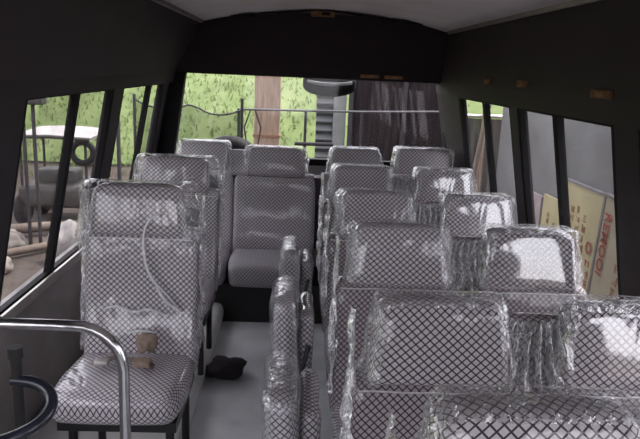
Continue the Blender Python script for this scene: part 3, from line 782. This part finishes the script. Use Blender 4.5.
for x in (-.68, .0, .72): mb.box((x - .025, -.06, 0), (x + .025, .03, 3.15))
for z in (.4, 3.1): mb.box((-.68, -.05, z), (.72, .03, z + .05))
mb.build('frame', M['iron'], t)
t = empty('shutter', (.38, 8.25, GZ)); tag(t, 'grey ribbed metal sheet upright between grass and dark gate', 'panel')
mb = MB(); mb.sheet(lambda u, v: (lerp(-.14, .08, u), .03 * math.sin(v * 2 * PI * 28), lerp(0, 3.2, v)), 4, 340); mb.build('ribbed_sheet', M['corr'], t)
mb = MB(); mb.pad((.155, 0, 1.6), (.08, .05, 1.6), .01, n=(2, 2, 4)); mb.build('edge_post', M['pale_post'], t)
t = empty('rear_mirror', (.25, 5.27, 1.56)); tag(t, 'black boat-shaped mirror hung outside at the top of the rear window', 'mirror')
mb = MB(); mb.pad((0, 0, 0), (.215, .05, .078), .05, lambda x, y, z: (x, y - .05 * (1 - (x / .2) ** 2) * 0 , z * (1 - .25 * (x / .215) ** 2) + .028 * (x / .215) ** 2), n=(10, 2, 3)); mb.build('housing', M['rubber'], t)
mb = MB(); mb.pad((0, -.048, .022), (.18, .008, .014), .006, lambda x, y, z: (x, y, z + .022 * (x / .2) ** 2), n=(10, 1, 2)); mb.build('mirror_face', M['mirror'], t)
mb = MB(); mb.tube([(-.12, .0, .05), (-.12, -.03, .14), (-.12, -.15, .2)], .01, 8); mb.tube([(.12, 0, .05), (.12, -.03, .14), (.12, -.15, .2)], .01, 8); mb.build('bracket', M['rubber'], t)
t = empty('tyre', (-.56, 5.42, GZ)); tag(t, 'black tyre stowed upright outside the rear window, its top showing above the bench', 'tyre')
mb = MB(); mb.torus((0, 0, 1.58), .21, .085, 'y', 32, 12); mb.build('tread', M['rubber'], t)
mb = MB(); mb.tube([(0, 0, 0), (0, 0, 1.35)], .03, 8); mb.tube([(0, -.03, 1.58), (0, .03, 1.58)], .13, 20); mb.build('carrier', M['iron'], t)
# scrap beside the far right window
t = empty('fence', (2.25, 7.7, GZ)); tag(t, 'pale sheet fence with a rail seen through the far right window', 'fence')
mb = MB(); mb.sheet(lambda u, v: (lerp(-.3, 1.0, u), .015 * math.sin(u * 2 * PI * 12), lerp(0, 1.95, v)), 90, 3); mb.build('sheet', M['old_sheet'], t)
mb = MB(); mb.tube([(-.32, -.05, 1.98), (1.0, -.05, 1.99)], .022, 8); mb.build('rail', M['alloy'], t)
mb = MB(); mb.tube([(-.02, -.06, 0), (-.02, -.06, 2.6)], .03, 8); mb.build('post', M['bark'], t)
t = tag(None or (lambda: (mb2 := MB(), mb2.tube([(1.85, 7.25, GZ), (2.1, 7.4, .62), (2.3, 7.52, 1.9)], .03, 8), mb2.build('leaning_pole', M['timber']))[2])(), 'leaning brown pole before the pale fence in the far right window', 'pole')

# left yard: canopied cart, drum, sacks, stones, planks
t = empty('cart', (-3.52, 9.75, GZ)); tag(t, 'small cart under a white tin canopy outside the left window', 'cart')
mb = MB()
def canopy(u, v):
    return (lerp(-.55, .56, u), lerp(-.5, .55, v), 1.36 - .05 * (2 * u - 1) ** 2 * .6 + .05 * v)
mb.sheet(canopy, 16, 6); mb.sheet(lambda u, v: tuple(Vector(canopy(u, v)) - Vector((0, 0, .03))), 16, 6); mb.build('canopy', M['tin'], t)
mb = MB(); mb.tube([(-.56, -.51, 1.325), (0, -.51, 1.35), (.57, -.51, 1.325)], .028, 8); mb.build('canopy_edge', M['machine'], t)
for x in (-.45, .48):
    for y in (-.42, .45):
        mb = MB(); mb.tube([(x, y, .35), (x, y, 1.33)], .02, 8); mb.build('canopy_post', M['iron'], t)
mb = MB(); mb.pad((0, .05, .46), (.5, .55, .16), .07, n=(4, 4, 2)); mb.pad((-.1, .1, .68), (.3, .22, .12), .06, n=(3, 3, 2)); mb.build('body', M['machine'], t)
for x in (-.48, .48):
    for y in (-.35, .4):
        mb = MB(); mb.torus((x, y, .25), .18, .07, 'x', 24, 10); mb.build('wheel', M['rubber'], t)
mb = MB(); mb.torus((.45, -.45, 1.13), .15, .045, 'y', 28, 8); mb.build('spare_tyre', M['rubber'], t)
t = empty('lamp_post', (-3.44, 8.3, GZ)); tag(t, 'thin dark twin pole with a boxy head outside the front left window', 'pole')
for x in (-.03, .1):
    mb = MB(); mb.tube([(x, 0, 0), (x, 0, 2.0)], .024, 8); mb.build('pole', M['iron'], t)
mb = MB(); mb.pad((.1, 0, 1.96), (.15, .1, .10), .03, n=(3, 2, 2)); mb.build('head_box', M['machine'], t)
t = empty('street_post', (-2.72, 9.9, GZ)); tag(t, 'slim dark post behind the white canopy', 'post')
mb = MB(); mb.tube([(0, 0, 0), (0, 0, 2.2)], .03, 8); mb.build('shaft', M['iron'], t)
def one(name, mb, m, label, cat, group=None): return tag(mb.build(name, m), label, cat, group)
mb = MB(); mb.tube([(-4.6, 8.3, GZ + .12), (-3.5, 8.85, GZ + .13), (-2.9, 9.0, GZ + .14)], .07, 10); one('log', mb, M['timber'], 'long pale log lying across the dirt below the cart', 'log')
mb = MB(); mb.tube([(-3.9, 7.3, GZ + .07), (-3.1, 8.2, GZ + .07)], .05, 10); one('log', mb, M['timber'], 'short log lying on dirt nearest the front left window', 'log')
r = random.Random(3)
for k, (x, y, s, lb) in enumerate(((-2.72, 10.6, .24, 'white sack slumped behind the cart wheel'), (-2.75, 7.75, .26, 'white sack slumped on dirt in the second pane of the front left window'), (-2.2, 11.2, .28, 'white sack standing by the window pillar'))):
    mb = MB(); mb.lump((x, y, GZ + s * .8), (s, s * .8, s * 1.1), k + 30, .3, 3, 1.8, GZ); one('sack', mb, M['sack'], lb, 'sack', 'white sacks in the yard')
for k, (x, y, s, lb) in enumerate(((-4.2, 10.6, .3, 'pale stone beside the left bank, beyond the long log'), (-4.4, 18.2, .5, 'pale stone lowest of the pile seen in the rear left window'), (-4.9, 19.3, .6, 'large pale stone topping the pile in the rear left window'), (-3.4, 7.2, .16, 'small stone on dirt near the short log'), (-3.7, 8.2, .2, 'stone just before the long log'), (-2.15, 10.1, .22, 'stone on dirt just right of the cart'))):
    mb = MB(); mb.lump((x, y, GZ + s * .4), (s, s * .9, s * .75), k + 3, .35, 3, 1.6, GZ - .05); one('stone', mb, M['stone'], lb, 'stone', 'stones in the yard')
for k, (x, y, lb) in enumerate(((-3.35, 14.5, 'brown drum standing among pale stones in the rear left window'),)):
    t = empty('drum', (x, y, GZ)); tag(t, lb, 'drum')
    mb = MB(); mb.tube([(0, 0, 0), (0, 0, 1.15)], .3, 24); mb.build('barrel', M['drum'], t)
    mb = MB()
    for z in (.03, .4, .75, 1.13): mb.torus((0, 0, z), .3, .015, 'z', 28, 6)
    mb.build('hoop', M['drum'], t)

# ------------------------------------------------------------------ light and camera
w = bpy.data.worlds.new('World'); SC.world = w; w.use_nodes = True
nt = w.node_tree; bg = nt.nodes['Background']
sky = nt.nodes.new('ShaderNodeTexSky'); sky.sky_type = 'HOSEK_WILKIE'; sky.turbidity = 6; sky.ground_albedo = .3
S = Vector((.5, .25, 1.2)).normalized()
sky.sun_direction = S
mix = nt.nodes.new('ShaderNodeMix'); mix.data_type = 'RGBA'; mix.inputs[0].default_value = .6
nt.links.new(sky.outputs[0], mix.inputs[6]); mix.inputs[7].default_value = (1.02, .97, 1.03, 1)
nt.links.new(mix.outputs[2], bg.inputs[0]); bg.inputs[1].default_value = 1.15
su = bpy.data.lights.new('sun', 'SUN'); su.energy = 1.6; su.angle = .012; su.color = (1, .96, .9)
so = bpy.data.objects.new('sun', su); COL.objects.link(so); so.rotation_euler = S.to_track_quat('Z', 'Y').to_euler(); so.location = (6, -4, 9)

cam = bpy.data.cameras.new('camera'); co = bpy.data.objects.new('camera', cam); COL.objects.link(co)
cam.sensor_width = 36; cam.sensor_fit = 'HORIZONTAL'; cam.lens = 640 / 640 * 36; cam.clip_start = .02; cam.clip_end = 200
yaw, pitch, roll = .042, .231, math.radians(2.5)
F = Vector((math.sin(yaw) * math.cos(pitch), math.cos(yaw) * math.cos(pitch), -math.sin(pitch)))
R = Vector((math.cos(yaw), -math.sin(yaw), 0)); U = R.cross(F)
R2 = R * math.cos(roll) + U * math.sin(roll); U2 = -R * math.sin(roll) + U * math.cos(roll)
mw = Matrix((R2, U2, -F)).transposed().to_4x4(); mw.translation = Vector((0, 0, 1.7)); co.matrix_world = mw
SC.camera = co
SC.view_settings.view_transform = 'Standard'; SC.view_settings.look = 'None'; SC.view_settings.gamma = 1; SC.view_settings.use_curve_mapping = False
SC.view_settings.exposure = 2.5
SC.cycles.max_bounces = 10; SC.cycles.transparent_max_bounces = 24; SC.cycles.diffuse_bounces = 5
SC.cycles.caustics_reflective = False; SC.cycles.caustics_refractive = False
